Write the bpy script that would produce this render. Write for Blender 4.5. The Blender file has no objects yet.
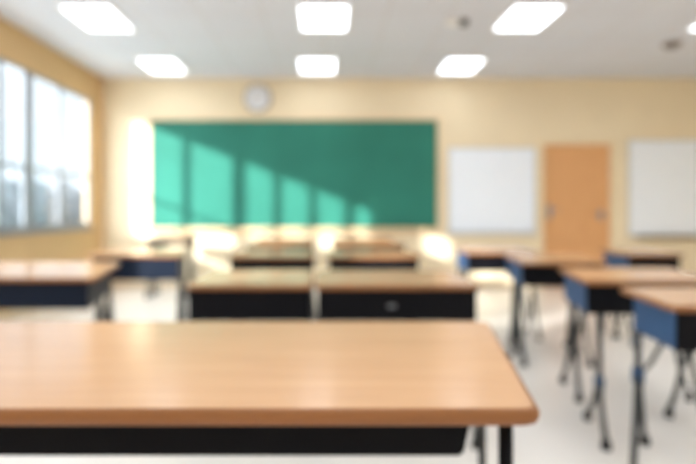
import bpy, bmesh, math, random
from mathutils import Vector, Matrix, noise
random.seed(4)
sc = bpy.context.scene
COL = sc.collection

# ------------------------------------------------------------------ materials
def new_mat(name):
    m = bpy.data.materials.new(name); m.use_nodes = True
    nt = m.node_tree; b = nt.nodes['Principled BSDF']
    return m, nt, b
def plain(name, col, rough=.5, metal=0., spec=.5, var=.04, scale=8., bump=0.):
    """procedural material: base colour with a slight noise variation"""
    m, nt, b = new_mat(name)
    tc = nt.nodes.new('ShaderNodeTexCoord')
    n = nt.nodes.new('ShaderNodeTexNoise'); n.inputs['Scale'].default_value = scale; n.inputs['Detail'].default_value = 3
    r = nt.nodes.new('ShaderNodeValToRGB')
    r.color_ramp.elements[0].position = .3; r.color_ramp.elements[1].position = .7
    r.color_ramp.elements[0].color = [c*(1-var) for c in col]+[1]
    r.color_ramp.elements[1].color = [min(1, c*(1+var)) for c in col]+[1]
    nt.links.new(tc.outputs['Object'], n.inputs['Vector'])
    nt.links.new(n.outputs['Fac'], r.inputs['Fac'])
    nt.links.new(r.outputs['Color'], b.inputs['Base Color'])
    b.inputs['Roughness'].default_value = rough
    b.inputs['Metallic'].default_value = metal
    b.inputs['Specular IOR Level'].default_value = spec
    if bump:
        bp = nt.nodes.new('ShaderNodeBump'); bp.inputs['Strength'].default_value = bump; bp.inputs['Distance'].default_value = .01
        nt.links.new(n.outputs['Fac'], bp.inputs['Height']); nt.links.new(bp.outputs['Normal'], b.inputs['Normal'])
    return m
def wood(name, c1, c2, rough=.35, axis='X', scale=1., spec=.5):
    m, nt, b = new_mat(name)
    tc = nt.nodes.new('ShaderNodeTexCoord'); mp = nt.nodes.new('ShaderNodeMapping')
    s = {'X': (1.2, 14, 14), 'Z': (14, 14, 1.2)}[axis]
    mp.inputs['Scale'].default_value = [k*scale for k in s]
    n = nt.nodes.new('ShaderNodeTexNoise'); n.inputs['Scale'].default_value = 2.5
    n.inputs['Detail'].default_value = 6; n.inputs['Distortion'].default_value = .6
    r = nt.nodes.new('ShaderNodeValToRGB')
    r.color_ramp.elements[0].position = .32; r.color_ramp.elements[1].position = .68
    r.color_ramp.elements[0].color = list(c1)+[1]; r.color_ramp.elements[1].color = list(c2)+[1]
    nt.links.new(tc.outputs['Object'], mp.inputs['Vector']); nt.links.new(mp.outputs['Vector'], n.inputs['Vector'])
    nt.links.new(n.outputs['Fac'], r.inputs['Fac']); nt.links.new(r.outputs['Color'], b.inputs['Base Color'])
    b.inputs['Roughness'].default_value = rough; b.inputs['Specular IOR Level'].default_value = spec
    return m
def emit(name, col, s):
    m = bpy.data.materials.new(name); m.use_nodes = True; nt = m.node_tree
    nt.nodes.remove(nt.nodes['Principled BSDF'])
    e = nt.nodes.new('ShaderNodeEmission'); e.inputs['Color'].default_value = list(col)+[1]; e.inputs['Strength'].default_value = s
    nt.links.new(e.outputs[0], nt.nodes['Material Output'].inputs[0]); return m
def glass_mat():
    m = bpy.data.materials.new('window_glass'); m.use_nodes = True; nt = m.node_tree
    nt.nodes.remove(nt.nodes['Principled BSDF'])
    t = nt.nodes.new('ShaderNodeBsdfTransparent'); t.inputs[0].default_value = (.95, .97, .97, 1)
    g = nt.nodes.new('ShaderNodeBsdfGlossy'); g.inputs['Roughness'].default_value = .03
    x = nt.nodes.new('ShaderNodeMixShader'); x.inputs[0].default_value = .04
    nt.links.new(t.outputs[0], x.inputs[1]); nt.links.new(g.outputs[0], x.inputs[2])
    nt.links.new(x.outputs[0], nt.nodes['Material Output'].inputs[0]); return m
def ceiling_mat():
    m, nt, b = new_mat('ceiling_tiles')
    tc = nt.nodes.new('ShaderNodeTexCoord'); br = nt.nodes.new('ShaderNodeTexBrick')
    br.offset = 0; br.inputs['Scale'].default_value = 1
    br.inputs['Brick Width'].default_value = .6; br.inputs['Row Height'].default_value = .6
    br.inputs['Mortar Size'].default_value = .008
    br.inputs['Color1'].default_value = (.69, .725, .81, 1); br.inputs['Color2'].default_value = (.67, .705, .79, 1)
    br.inputs['Mortar'].default_value = (.62, .62, .65, 1)
    nt.links.new(tc.outputs['Object'], br.inputs['Vector']); nt.links.new(br.outputs['Color'], b.inputs['Base Color'])
    b.inputs['Roughness'].default_value = .9; return m

M = dict(
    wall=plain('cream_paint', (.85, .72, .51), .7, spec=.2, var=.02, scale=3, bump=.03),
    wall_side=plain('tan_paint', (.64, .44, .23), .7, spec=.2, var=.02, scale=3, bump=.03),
    ceiling=ceiling_mat(),
    floor=plain('beige_vinyl', (.84, .79, .73), .25, spec=.5, var=.04, scale=2.2),
    base=plain('baseboard_paint', (.70, .58, .42), .5),
    desk=wood('beech_laminate', (.56, .32, .17), (.62, .365, .198), 0.20, spec=.40),
    desk_edge=wood('brown_edge_band', (.24, .09, .022), (.29, .11, .03), .45),
    black=plain('black_metal', (.003, .003, .005), .6, spec=.12),
    navy=plain('navy_metal', (.002, .007, .020), .5, spec=.18),
    blue=plain('blue_metal', (.020, .068, .16), .5, spec=.25),
    tube=plain('dark_tube', (.016, .019, .021), .45, metal=.1),
    rubber=plain('black_rubber', (.015, .015, .015), .8),
    steel=plain('brushed_steel', (.30, .32, .36), .35, metal=.7),
    board=plain('green_chalkboard', (.032, .19, .14), .6, spec=.15, var=.10, scale=1.5),
    frame=wood('pale_wood_frame', (.62, .42, .23), (.70, .50, .29), .5),
    white=plain('whiteboard_enamel', (.86, .91, .98), .3, var=.01),
    alu=plain('aluminium', (.62, .62, .62), .4, metal=.4),
    tray=plain('tray_brown', (.22, .17, .10), .5),
    door=wood('orange_wood_door', (.68, .34, .14), (.75, .40, .175), .45, axis='Z'),
    jamb=plain('cream_jamb', (.82, .68, .45), .5),
    wframe=plain('window_frame_grey', (.24, .26, .29), .45),
    glass=glass_mat(),
    lamp=emit('lamp_diffuser', (.90, .95, 1), 1.25),
    lampframe=plain('lamp_frame_white', (.8, .8, .8), .4),
    face=plain('clock_face', (.80, .80, .82), .4, var=.01),
    rim=plain('clock_rim', (.07, .05, .04), .4),
    dark=plain('dark_plastic', (.05, .045, .045), .4),
    brownplastic=plain('brown_grey_plastic', (.25, .21, .19), .5),
    offwhite=plain('offwhite_plastic', (.8, .8, .8), .4),
    leaf=plain('foliage', (.19, .20, .21), .8, var=.2, scale=1.5),
    ground=plain('pale_paving', (.55, .55, .53), .9, var=.1, scale=.5),
)

# ------------------------------------------------------------------ helpers
def link(o, parent=None):
    COL.objects.link(o)
    if parent: o.parent = parent
    return o
def obj(name, bm, mats, parent=None, smooth=False, loc=None):
    bmesh.ops.recalc_face_normals(bm, faces=bm.faces)
    me = bpy.data.meshes.new(name); bm.to_mesh(me); bm.free()
    if not isinstance(mats, (list, tuple)): mats = [mats]
    for m in mats: me.materials.append(m)
    if smooth:
        for p in me.polygons: p.use_smooth = True
    o = bpy.data.objects.new(name, me); link(o, parent)
    if loc: o.location = loc
    return o
def props(o, label=None, cat=None, group=None, kind=None):
    for k, v in (('label', label), ('category', cat), ('group', group), ('kind', kind)):
        if v: o[k] = v
    return o
def thing(name, loc, label, cat, group=None, rz=0):
    o = bpy.data.objects.new(name, None); link(o); o.location = loc; o.rotation_euler.z = rz
    o.empty_display_size = .1
    return props(o, label, cat, group)
def box(bm, x0, x1, y0, y1, z0, z1, bev=0.):
    r = bmesh.ops.create_cube(bm, size=1, matrix=Matrix.Translation(((x0+x1)/2, (y0+y1)/2, (z0+z1)/2)) @ Matrix.Diagonal((x1-x0, y1-y0, z1-z0, 1)))
    if bev:
        es = list({e for v in r['verts'] for e in v.link_edges})
        bmesh.ops.bevel(bm, geom=es, offset=bev, segments=2, affect='EDGES')
def boxbm(*a, **k):
    bm = bmesh.new(); box(bm, *a, **k); return bm
def tube(bm, pts, r, seg=10):
    """swept round tube through points"""
    pts = [Vector(p) for p in pts]; rings = []
    for i, p in enumerate(pts):
        d = (pts[min(i+1, len(pts)-1)] - pts[max(i-1, 0)]).normalized()
        up = Vector((1, 0, 0)) if abs(d.x) < .9 else Vector((0, 0, 1))
        a = d.cross(up).normalized(); b = d.cross(a).normalized()
        rr = r[i] if isinstance(r, (list, tuple)) else r
        rings.append([bm.verts.new(p + a*math.cos(t)*rr + b*math.sin(t)*rr) for t in [2*math.pi*k/seg for k in range(seg)]])
    for A, B in zip(rings, rings[1:]):
        for k in range(seg): bm.faces.new((A[k], A[(k+1) % seg], B[(k+1) % seg], B[k]))
    bm.faces.new(rings[0]); bm.faces.new(rings[-1])
def cyl(bm, p0, p1, r, seg=24): tube(bm, [p0, p1], r, seg)
def round_poly(pts, rad, n=5):
    out = []; N = len(pts)
    for i in range(N):
        p = Vector(pts[i]); a = (Vector(pts[i-1])-p); b = (Vector(pts[(i+1) % N])-p)
        ang = a.angle(b); t = min(rad/math.tan(ang/2), a.length*.45, b.length*.45)
        s = p + a.normalized()*t; e = p + b.normalized()*t
        for k in range(n+1):
            u = k/n; out.append((1-u)**2*s + 2*u*(1-u)*p + u*u*e)
    return out
def slab(pts, rad, z0, z1, bev):
    """rounded-corner slab; slot 0 = top and bottom, slot 1 = edge"""
    P = round_poly(pts, rad); c = sum(P, Vector((0, 0)))/len(P)
    def ring(inset, z):
        return [bm.verts.new(((p.x-(p-c).normalized().x*inset), (p.y-(p-c).normalized().y*inset), z)) for p in P]
    bm = bmesh.new()
    prof = [(bev, z0), (bev*.3, z0+bev*.3), (0, z0+bev), (0, z1-bev), (bev*.3, z1-bev*.3), (bev, z1)]
    R = [ring(*q) for q in prof]; n = len(P)
    for A, B in zip(R, R[1:]):
        for k in range(n):
            f = bm.faces.new((A[k], A[(k+1) % n], B[(k+1) % n], B[k])); f.material_index = 1; f.smooth = True
    bm.faces.new(R[0][::-1]); bm.faces.new(R[-1])
    return bm

# ------------------------------------------------------------------ the room
XL, XR, YB, YF, H = -3.17, 5.75, 7.14, -3.2, 3.0
T = .10
def struct(name, bm, m, parent=None):
    o = obj(name, bm, m, parent); o['kind'] = 'structure'; return o
struct('floor', boxbm(XL-T, XR+.2, YF-.2, YB+.2, -.12, 0), M['floor'])
struct('ceiling', boxbm(XL-T, XR+.2, YF-.2, YB+.2, H, H+.12), M['ceiling'])
DX0, DX1, DH = 3.12, 4.08, 2.055
bm = bmesh.new()
box(bm, XL-T, DX0-.05, YB, YB+.2, 0, H); box(bm, DX1+.05, XR+.2, YB, YB+.2, 0, H); box(bm, DX0-.05, DX1+.05, YB, YB+.2, DH+.05, H)
struct('wall_back', bm, M['wall'])
struct('wall_right', boxbm(XR, XR+.2, YF, YB, 0, H), M['wall'])
struct('wall_front', boxbm(XL-T, XR+.2, YF-.2, YF, 0, H), M['wall'])
SILL, HEAD = .885, 2.62
openings = [(.08, .90), (1.74, 2.56), (2.74, 3.16), (3.60, 6.79)]
bm = bmesh.new()
box(bm, XL-T, XL, YF, YB, 0, SILL); box(bm, XL-T, XL, YF, YB, HEAD, H)
edges = [YF] + [v for o in openings for v in o] + [YB]
for a, b in zip(edges[::2], edges[1::2]): box(bm, XL-T, XL, a, b, SILL, HEAD)
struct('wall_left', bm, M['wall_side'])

# windows: each a frame with its own bars, and a glass pane per light
def window(n, y0, y1, panes):
    bm = bmesh.new(); fx0, fx1 = XL-.055, XL-.030
    panes = sorted(panes)
    ys = [y0] + [v for p in panes for v in p] + [y1]
    for a, b in zip(ys[::2], ys[1::2]):
        box(bm, fx0, fx1, a, b, SILL, HEAD)
    for a, b in panes:
        box(bm, fx0, fx1, a, b, SILL, SILL+.06); box(bm, fx0, fx1, a, b, HEAD-.035, HEAD)
        box(bm, fx0+.003, fx1-.003, a, b, 1.54, 1.58)
    w = struct('window_%d' % n, bm, M['wframe'])
    for a, b in panes:
        obj('pane', boxbm(XL-.045, XL-.041, a, b, SILL+.06, HEAD-.035), M['glass'], w)
    obj('window_sill', boxbm(XL+.001, XL+.035, y0, y1, SILL-.03, SILL), M['wframe'], w)
window(1, 5.38, 6.79, [(6.08, 6.75), (5.47, 6.00)])
window(2, 3.60, 5.38, [(4.96, 5.31), (4.52, 4.87), (4.08, 4.43), (3.76, 3.96)])
window(3, 2.74, 3.16, [(2.78, 3.12)])
window(4, .08, .90, [(.12, .46), (.52, .86)])

window(5, 1.74, 2.56, [(1.78, 2.12), (2.18, 2.52)])

# door with its frame and two handles
d = struct('door_1', boxbm(DX0, DX1, YB+.03, YB+.075, .01, DH, bev=.003), M['door'])
bm = bmesh.new()
box(bm, DX0-.05, DX0, YB-.012, YB+.12, 0, DH+.05); box(bm, DX1, DX1+.05, YB-.012, YB+.12, 0, DH+.05)
box(bm, DX0, DX1, YB-.012, YB+.12, DH, DH+.05)
obj('door_frame', bm, M['jamb'], d)
bm = bmesh.new(); box(bm, 3.185, 3.245, YB+.015, YB+.03, .99, 1.20, bev=.004); cyl(bm, (3.215, YB+.02, 1.12), (3.215, YB-.03, 1.12), .012)
tube(bm, [(3.215, YB-.03, 1.12), (3.34, YB-.03, 1.115)], .010)
obj('door_handle', bm, M['steel'], d)
bm = bmesh.new(); box(bm, 3.925, 3.985, YB+.015, YB+.03, .97, 1.12, bev=.004); cyl(bm, (3.955, YB+.02, 1.06), (3.955, YB-.03, 1.06), .012)
tube(bm, [(3.955, YB-.03, 1.06), (3.84, YB-.03, 1.055)], .010)
obj('door_handle', bm, M['steel'], d)
bm = bmesh.new(); box(bm, DX0-.1, DX1+.1, YB+.19, YB+.2, 0, DH+.1)
struct('trim_1', bm, M['jamb'])
struct('baseboard_back', boxbm(XL, DX0-.05, YB-.015, YB, 0, .09), M['base'])
struct('baseboard_back', boxbm(DX1+.05, XR, YB-.015, YB, 0, .09), M['base'])
struct('baseboard_left', boxbm(XL, XL+.015, YF, YB-.015, 0, .09), M['base'])
struct('baseboard_right', boxbm(XR-.015, XR, YF, YB-.015, 0, .09), M['base'])

# ------------------------------------------------------------------ boards and clock on the back wall
def wall_board(name, x0, x1, z0, z1, fw, pm, fm, tm, label, cat, tray_in=0, depth=.03):
    t = thing(name, ((x0+x1)/2, YB, z0), label, cat)
    w = (x1-x0)/2; h = z1-z0
    obj('board_panel', boxbm(-w+fw, w-fw, -.02, -.001, fw, h-fw), pm, t)
    bm = bmesh.new()
    box(bm, -w, w, -depth, -.001, 0, fw); box(bm, -w, w, -depth, -.001, h-fw, h)
    box(bm, -w, -w+fw, -depth, -.001, fw, h-fw); box(bm, w-fw, w, -depth, -.001, fw, h-fw)
    obj('board_frame', bm, fm, t)
    bm = bmesh.new(); box(bm, -w+tray_in, w, -.09, -.001, -.035, -.004); box(bm, -w+tray_in, w, -.095, -.085, -.035, .01)
    obj('chalk_tray' if cat == 'chalkboard' else 'pen_tray', bm, tm, t)
    return t
wall_board('chalkboard', -2.50, 1.62, .845, 2.415, .025, M['board'], M['frame'], M['frame'],
           'long green chalkboard on the back wall, partly lit by sunlight', 'chalkboard')
wall_board('whiteboard', 1.755, 3.00, .80, 2.01, .018, M['white'], M['alu'], M['alu'],
           'white marker board on the back wall between the green chalkboard and the door', 'whiteboard')
wall_board('whiteboard', 4.32, 5.58, .75, 2.12, .018, M['white'], M['alu'], M['tray'],
           'larger white marker board with a dark tray, right of the wooden door', 'whiteboard', tray_in=.10)
t = thing('wall_clock', (-.96, YB, 2.71), 'round white-faced wall clock above the green chalkboard', 'clock')
bm = bmesh.new(); N = 40
prof = [(.176, -.030), (.180, -.05), (.190, -.045), (.195, -.02), (.195, -.001), (.0, -.001)]
rings = [[bm.verts.new((math.cos(2*math.pi*k/N)*r, y, math.sin(2*math.pi*k/N)*r)) for k in range(N)] for r, y in prof[:-1]]
for A, B in zip(rings, rings[1:]):
    for k in range(N): bm.faces.new((A[k], A[(k+1) % N], B[(k+1) % N], B[k]))
bm.faces.new(rings[-1])
obj('clock_rim', bm, M['rim'], t, smooth=True)
bm = bmesh.new(); cyl(bm, (0, -.012, 0), (0, -.036, 0), .178, 40); obj('clock_face', bm, M['face'], t)
def hand(name, ang, ln, w):
    bm = boxbm(-w, w, -.042, -.039, -.02, ln)
    bmesh.ops.rotate(bm, verts=bm.verts, cent=(0, 0, 0), matrix=Matrix.Rotation(ang, 3, 'Y')); obj(name, bm, M['brownplastic'], t)
hand('hour_hand', math.radians(300), .08, .004); hand('minute_hand', math.radians(50), .125, .003)

# ------------------------------------------------------------------ ceiling fittings
def ceiling_light(cx, cy, label, group, w=.225, l=.305):
    t = thing('ceiling_light', (cx, cy, H), label, 'ceiling light', group)
    bm = bmesh.new(); f = .02
    box(bm, -w-f, w+f, -l-f, -l, -.022, -.001); box(bm, -w-f, w+f, l, l+f, -.022, -.001)
    box(bm, -w-f, -w, -l, l, -.022, -.001); box(bm, w, w+f, -l, l, -.022, -.001)
    obj('light_frame', bm, M['lampframe'], t)
    obj('diffuser', boxbm(-w, w, -l, l, -.015, -.001), M['lamp'], t)
G1 = 'square light panels in the ceiling'
for cx, cy, lb in [
    (-2.22, 4.90, 'lit ceiling panel nearest the windows, in the row nearer the camera'),
    (-.01, 4.90, 'lit ceiling panel at the top middle, above the green chalkboard, nearer row'),
    (1.98, 4.90, 'lit ceiling panel in front of the door, in the row nearer the camera'),
    (4.00, 4.90, 'lit ceiling panel cut off by the top right corner of the photo'),
    (-2.11, 6.50, 'lit ceiling panel near the back wall above the left end of the chalkboard'),
    (-.10, 6.50, 'lit ceiling panel near the back wall just right of the clock'),
    (1.76, 6.50, 'lit ceiling panel near the back wall above the smaller whiteboard')]:
    ceiling_light(cx, cy, lb, G1)
for cy in (3.5, 2.1, .7, -.7, -2.1):  # extra panels out of view, added to brighten the room
    for cx in (-2.0, 0, 2.0, 4.0):
        ceiling_light(cx, cy, 'unseen square ceiling panel added over the nearer desks to brighten the room', 'added fill light panels over the nearer desks', .30, .58)
t = thing('ceiling_camera', (1.33, 4.98, H), 'small white ceiling device with a dark dome, beside a light panel', 'camera')
bm = bmesh.new(); tube(bm, [(-.06, 0, -.001), (-.06, 0, -.03), (-.06, 0, -.045)], [.075, .075, .055], 24); obj('housing', bm, M['offwhite'], t)
bm = bmesh.new(); tube(bm, [(.05, 0, -.001), (.05, 0, -.03), (.05, 0, -.055), (.05, 0, -.065)], [.05, .05, .035, .01], 24); obj('dome', bm, M['dark'], t, smooth=True)
t = thing('smoke_detector', (3.93, 5.66, H), 'dark round smoke detector on the ceiling above the larger whiteboard', 'smoke detector')
bm = bmesh.new(); tube(bm, [(0, 0, -.001), (0, 0, -.02), (0, 0, -.04)], [.10, .10, .08], 24); obj('base', bm, M['brownplastic'], t)
bm = bmesh.new(); tube(bm, [(0, 0, -.04), (0, 0, -.055)], [.05, .04], 20); obj('sensor', bm, M['dark'], t)

# ------------------------------------------------------------------ desks
TH = .75
def leg(parent, x, y, ztop, spread=(.15, .15), lean=(0., 0.), clamp=M['tube'], fork=.38, bolt=False, r=.014):
    """upright tube that forks into two splayed feet"""
    bm = bmesh.new()
    tube(bm, [(x, y, ztop), (x, y, fork+.03), (x, y, fork)], r)
    ends = []
    for s, sp, lean_ in ((-1, spread[0], lean[0]), (1, spread[1], lean[1])):
        e = (x+lean_, y+s*sp, .03); ends.append(e)
        tube(bm, [(x, y, fork+.03), (x+lean_*.15, y+s*sp*.15, fork-.03), (x+lean_*.6, y+s*sp*.6, fork*.40), e], r*.95)
    L = obj('leg', bm, M['tube'], parent, smooth=True)
    for e in ends:
        bm = bmesh.new(); tube(bm, [(e[0], e[1], 0), (e[0], e[1], .012), (e[0], e[1], .045)], [.022, .024, .018], 12)
        obj('rubber_foot', bm, M['rubber'], L)
    bm = bmesh.new(); box(bm, x-.018, x+.018, y-.022, y+.022, fork-.03, fork+.04, bev=.005)
    obj('leg_clamp', bm, clamp, L)
    if bolt:
        bm = bmesh.new(); cyl(bm, (x-r-.001, y, ztop-.04), (x-r-.014, y, ztop-.04), .014, 12); obj('bolt', bm, M['steel'], L)
def desk(x0, x1, y0, y1, label, group, front, side, top=None, skew=0., boxin=.02, legs=None, latch=False, boxh=.15, bi0=.05):
    """student desk: rounded laminate top, metal book box with a front panel, four forked legs"""
    cx, cy = (x0+x1)/2, (y0+y1)/2; w, dp = (x1-x0)/2, (y1-y0)/2
    t = thing('school_desk', (cx, cy, 0), label, 'desk', group)
    pts = [(-w, -dp), (w, -dp), (w+skew, dp), (-w+skew, dp)]
    obj('desk_top', slab(pts, .03, TH-.024, TH, .006), [top or M['desk'], M['desk_edge']], t)
    bx0, bx1, by0, by1 = -w+boxin, w-boxin, -dp+bi0, dp-.07
    z1 = TH-.0245; z0 = z1-boxh; th = .012
    bm = bmesh.new()
    box(bm, bx0, bx0+th, by0+th, by1, z0, z1); box(bm, bx1-th, bx1, by0+th, by1, z0, z1)
    box(bm, bx0+th, bx1-th, by1-th, by1, z0, z1); box(bm, bx0+th, bx1-th, by0+th, by1-th, z0, z0+th)
    def sk(bm):
        for v in bm.verts: v.co.x += skew*(v.co.y+dp)/(2*dp)
        return bm
    obj('book_box', sk(bm), side, t)
    obj('front_panel', sk(boxbm(bx0, bx1, by0, by0+th, z0, z1, bev=.002)), front, t)
    if latch:
        lt = boxbm(-.045, -.005, by0-.006, by0, z0+.065, z0+.080, bev=.003); obj('latch', lt, M['steel'], t)
    # each leg: x, y, near and far splay, near and far sideways lean, clamp material, bolt
    if not legs:
        legs = [(bx0+.015, by0+.09, .13, .13), (bx1-.015, by0+.09, .13, .13), (bx0+.015+skew*.7, by1-.08, .12, .12), (bx1-.015+skew*.7, by1-.08, .12, .12)]
    for q in legs:
        q = list(q)+[0, 0, M['tube'], False, .38][len(q)-4:]
        leg(t, q[0], q[1], z0, (q[2], q[3]), (q[4], q[5]), q[6], bolt=q[7], fork=q[8])
    return t

# the big desk in front
t = thing('school_desk', (0, 1.2, 0), 'big wide wooden-topped desk filling the foreground, black box beneath it', 'desk')
Y0, Y1 = .862-1.2, 1.56-1.2
obj('desk_top', slab([(-1.10, Y0), (.375, Y0), (.512, Y1), (-1.24, Y1)], .03, TH-.031, TH, .012), [M['desk'], M['desk_edge']], t)
bm = bmesh.new()
bz0, bz1 = .624, TH-.0305
vs = [bm.verts.new(p) for p in [(-.92, -.25, bz0), (.264, -.25, bz0), (.264, .22, bz0), (-.92, .22, bz0), (-.935, -.25, bz1), (.284, -.25, bz1), (.284, .22, bz1), (-.935, .22, bz1)]]
for f in ((0, 1, 2, 3), (4, 5, 6, 7), (0, 1, 5, 4), (1, 2, 6, 5), (2, 3, 7, 6), (3, 0, 4, 7)): bm.faces.new([vs[i] for i in f])
bmesh.ops.bevel(bm, geom=list(bm.edges), offset=.006, segments=2, affect='EDGES')
obj('book_box', bm, M['black'], t)
for lx, ly in ((.345, -.245), (.44, .20), (-1.03, -.245), (-1.12, .20)):
    bm = bmesh.new(); tube(bm, [(lx, ly, TH-.031), (lx, ly, .03)], .0135 if ly < 0 else .0105, 16)
    L = obj('leg', bm, M['black'] if ly < 0 else M['tube'], t, smooth=True)
    bm = bmesh.new(); tube(bm, [(lx, ly, 0), (lx, ly, .04)], [.02, .018], 14); obj('rubber_foot', bm, M['rubber'], L)
for s in (.40, -1.08):
    bm = bmesh.new(); tube(bm, [(s-.055*(1 if s > 0 else -1), -.245, .70), (s+.04*(1 if s > 0 else -1), .20, .70)], .009, 10)
    obj('side_rail', bm, M['tube'], t)

GC, GR, GL = 'desks in the middle of the room', 'desks on the right', 'desks on the left'
K, B, NV = M['black'], M['blue'], M['navy']
# centre block
desk(-.65, -.062, 2.33, 2.93, 'wooden-topped black desk just behind the foreground desk, left of the pair', GC, K, K, boxin=.008, bi0=.02)
desk(-.047, .725, 2.33, 2.93, 'wooden-topped black desk just behind the foreground desk, right of the pair', GC, K, K, boxin=.012, latch=True, bi0=.02)
desk(-.745, -.085, 3.86, 4.42, 'middle-block desk in the second row back, left of the gap', GC, K, K, boxin=.008, bi0=.02,
     legs=[(-.30, -.20, .12, .12), (-.28, .18, .12, .12), (.318, -.24, .12, .12, .07, .05), (.30, .18, .12, .12)])
desk(.015, .745, 3.86, 4.42, 'middle-block desk in the second row back, right of the gap', GC, K, K, bi0=.02)
desk(-.85, -.11, 5.25, 5.75, 'middle-block desk in the third row back, left of the gap', GC, K, K, bi0=.02)
desk(.07, .86, 5.25, 5.75, 'middle-block desk in the third row back, right of the gap', GC, K, K, bi0=.02)
desk(-.86, -.16, 6.25, 6.7, 'farthest middle-block desk below the chalkboard, left of the gap', GC, K, K, bi0=.02)
desk(.10, .84, 6.25, 6.7, 'farthest middle-block desk below the chalkboard, right of the gap', GC, K, K, bi0=.02)
# right block
desk(1.257, 1.93, 1.81, 2.26, 'nearest right-hand desk with blue side, cut off by the right edge', GR, K, B, skew=.07, boxin=.035, bi0=.03,
     legs=[(-.244, .12, .17, .19, -.13, .15, M['blue'], True), (.33, .12, .17, .19, -.13, .15)])
desk(1.288, 1.98, 2.48, 3.06, 'blue-sided desk on the right, directly behind the nearest right-hand one', GR, K, B, skew=.14, bi0=.03,
     legs=[(-.244, -.235, .24, .09, -.10, -.01, M['blue'], False, .22), (-.154, .20, .10, .22, -.02, .04), (.226, -.21, .10, .10, .02, -.03), (.40, .17, .05, .30, .07, 0)])
desk(1.33, 1.93, 3.40, 4.10, 'blue-sided desk on the right standing in line with the wooden door', GR, K, B, skew=.13,
     legs=[(-.22, -.09, .12, .12), (.24, -.12, .11, .11), (.33, .22, .10, .08), (-.12, .24, .10, .08)])
desk(1.20, 1.86, 4.25, 4.86, 'blue-sided desk farthest back beside the middle block, below the smaller whiteboard', GR, K, B, skew=.05)
desk(2.47, 2.93, 4.05, 4.60, 'small blue-sided desk standing alone at the right, below the larger whiteboard', GR, K, B, skew=.04)
# left block
desk(-2.12, -1.19, 2.60, 3.40, 'nearest left-hand desk by the windows, shiny top and navy box', GL, NV, NV, skew=-.2, boxin=.05,
     legs=[(.40, -.24, .05, .05), (.26, .24, .12, .12), (-.42, -.24, .12, .12), (-.50, .22, .12, .12)], bi0=.04)
desk(-1.90, -1.13, 3.98, 4.58, 'navy-boxed desk on the left between the nearest left desk and the chalkboard', GL, NV, NV, skew=-.1, boxin=.04, boxh=.185, bi0=.02)
desk(-2.27, -1.73, 6.36, 6.78, 'farthest small dark-topped desk on the left, under the corner of the chalkboard', GL, K, K, top=M['dark'], boxin=.0, bi0=.01, boxh=.07)

# ------------------------------------------------------------------ outside
struct('ground_outside', boxbm(-80, XL-T-.01, -40, 90, -.5, -.4), M['ground'])
bm = bmesh.new()
for i in range(60):
    u = i/59; x = -19 - 4*u + random.uniform(-1.5, 1.5); y = 26 + 26*u + random.uniform(-1, 1)
    r = random.uniform(1.1, 1.9); z = random.uniform(.4, 1.7)
    mt = Matrix.Translation((x, y, z)) @ Matrix.Diagonal((r, r, r*1.1, 1))
    q = bmesh.ops.create_icosphere(bm, subdivisions=3, radius=1, matrix=mt)
    for v in q['verts']: v.co += (v.co-Vector((x, y, z)))*.35*noise.noise(v.co*1.7)
hd = obj('hedge', bm, M['leaf'], None, smooth=True)
props(hd, 'pale washed-out foliage outside, seen through the lower window panes', 'hedge', kind='stuff')

# ------------------------------------------------------------------ light
w = bpy.data.worlds.new('sky'); sc.world = w; w.use_nodes = True
wn = w.node_tree; bg = wn.nodes['Background']
# hazy sky: bright around the sun's side, dimmer away from it
tc = wn.nodes.new('ShaderNodeTexCoord'); dt = wn.nodes.new('ShaderNodeVectorMath'); dt.operation = 'DOT_PRODUCT'
dt.inputs[1].default_value = Vector((-1.15, -1.0, .44)).normalized()
mr = wn.nodes.new('ShaderNodeMapRange'); mr.interpolation_type = 'SMOOTHSTEP'
for k, v in zip(('From Min', 'From Max', 'To Min', 'To Max'), (.05, .75, .35, 2.7)): mr.inputs[k].default_value = v
wn.links.new(tc.outputs['Generated'], dt.inputs[0]); wn.links.new(dt.outputs['Value'], mr.inputs['Value'])
wn.links.new(mr.outputs['Result'], bg.inputs['Strength']); bg.inputs[0].default_value = (.83, .91, 1, 1)
sun = bpy.data.lights.new('sun', 'SUN'); sun.energy = 3.2; sun.angle = math.radians(1.3); sun.color = (1, .985, .97)
so = bpy.data.objects.new('sun', sun); link(so); so.location = (-8, -4, 6)
so.rotation_euler = Vector((1.15, 1.0, -.44)).to_track_quat('-Z', 'Y').to_euler()

# ------------------------------------------------------------------ camera
cam = bpy.data.cameras.new('camera'); co = bpy.data.objects.new('camera', cam); link(co)
co.location = (0, 0, 1.09); co.rotation_euler = (math.pi/2, 0, 0)
cam.sensor_width = 36; cam.lens = 500/696*36; cam.clip_start = .01; cam.clip_end = 300
cam.shift_x = (348-325)/696; cam.shift_y = -(232-212)/696
cam.dof.use_dof = True; cam.dof.focus_distance = .457; cam.dof.aperture_fstop = 2.05
sc.camera = co
vs_ = sc.view_settings
vs_.view_transform = 'Standard'; vs_.look = 'None'; vs_.gamma = 1; vs_.use_curve_mapping = False
vs_.exposure = 2.1
sc.cycles.use_denoising = True
sc.cycles.max_bounces = 10; sc.cycles.diffuse_bounces = 6; sc.cycles.sample_clamp_indirect = 6
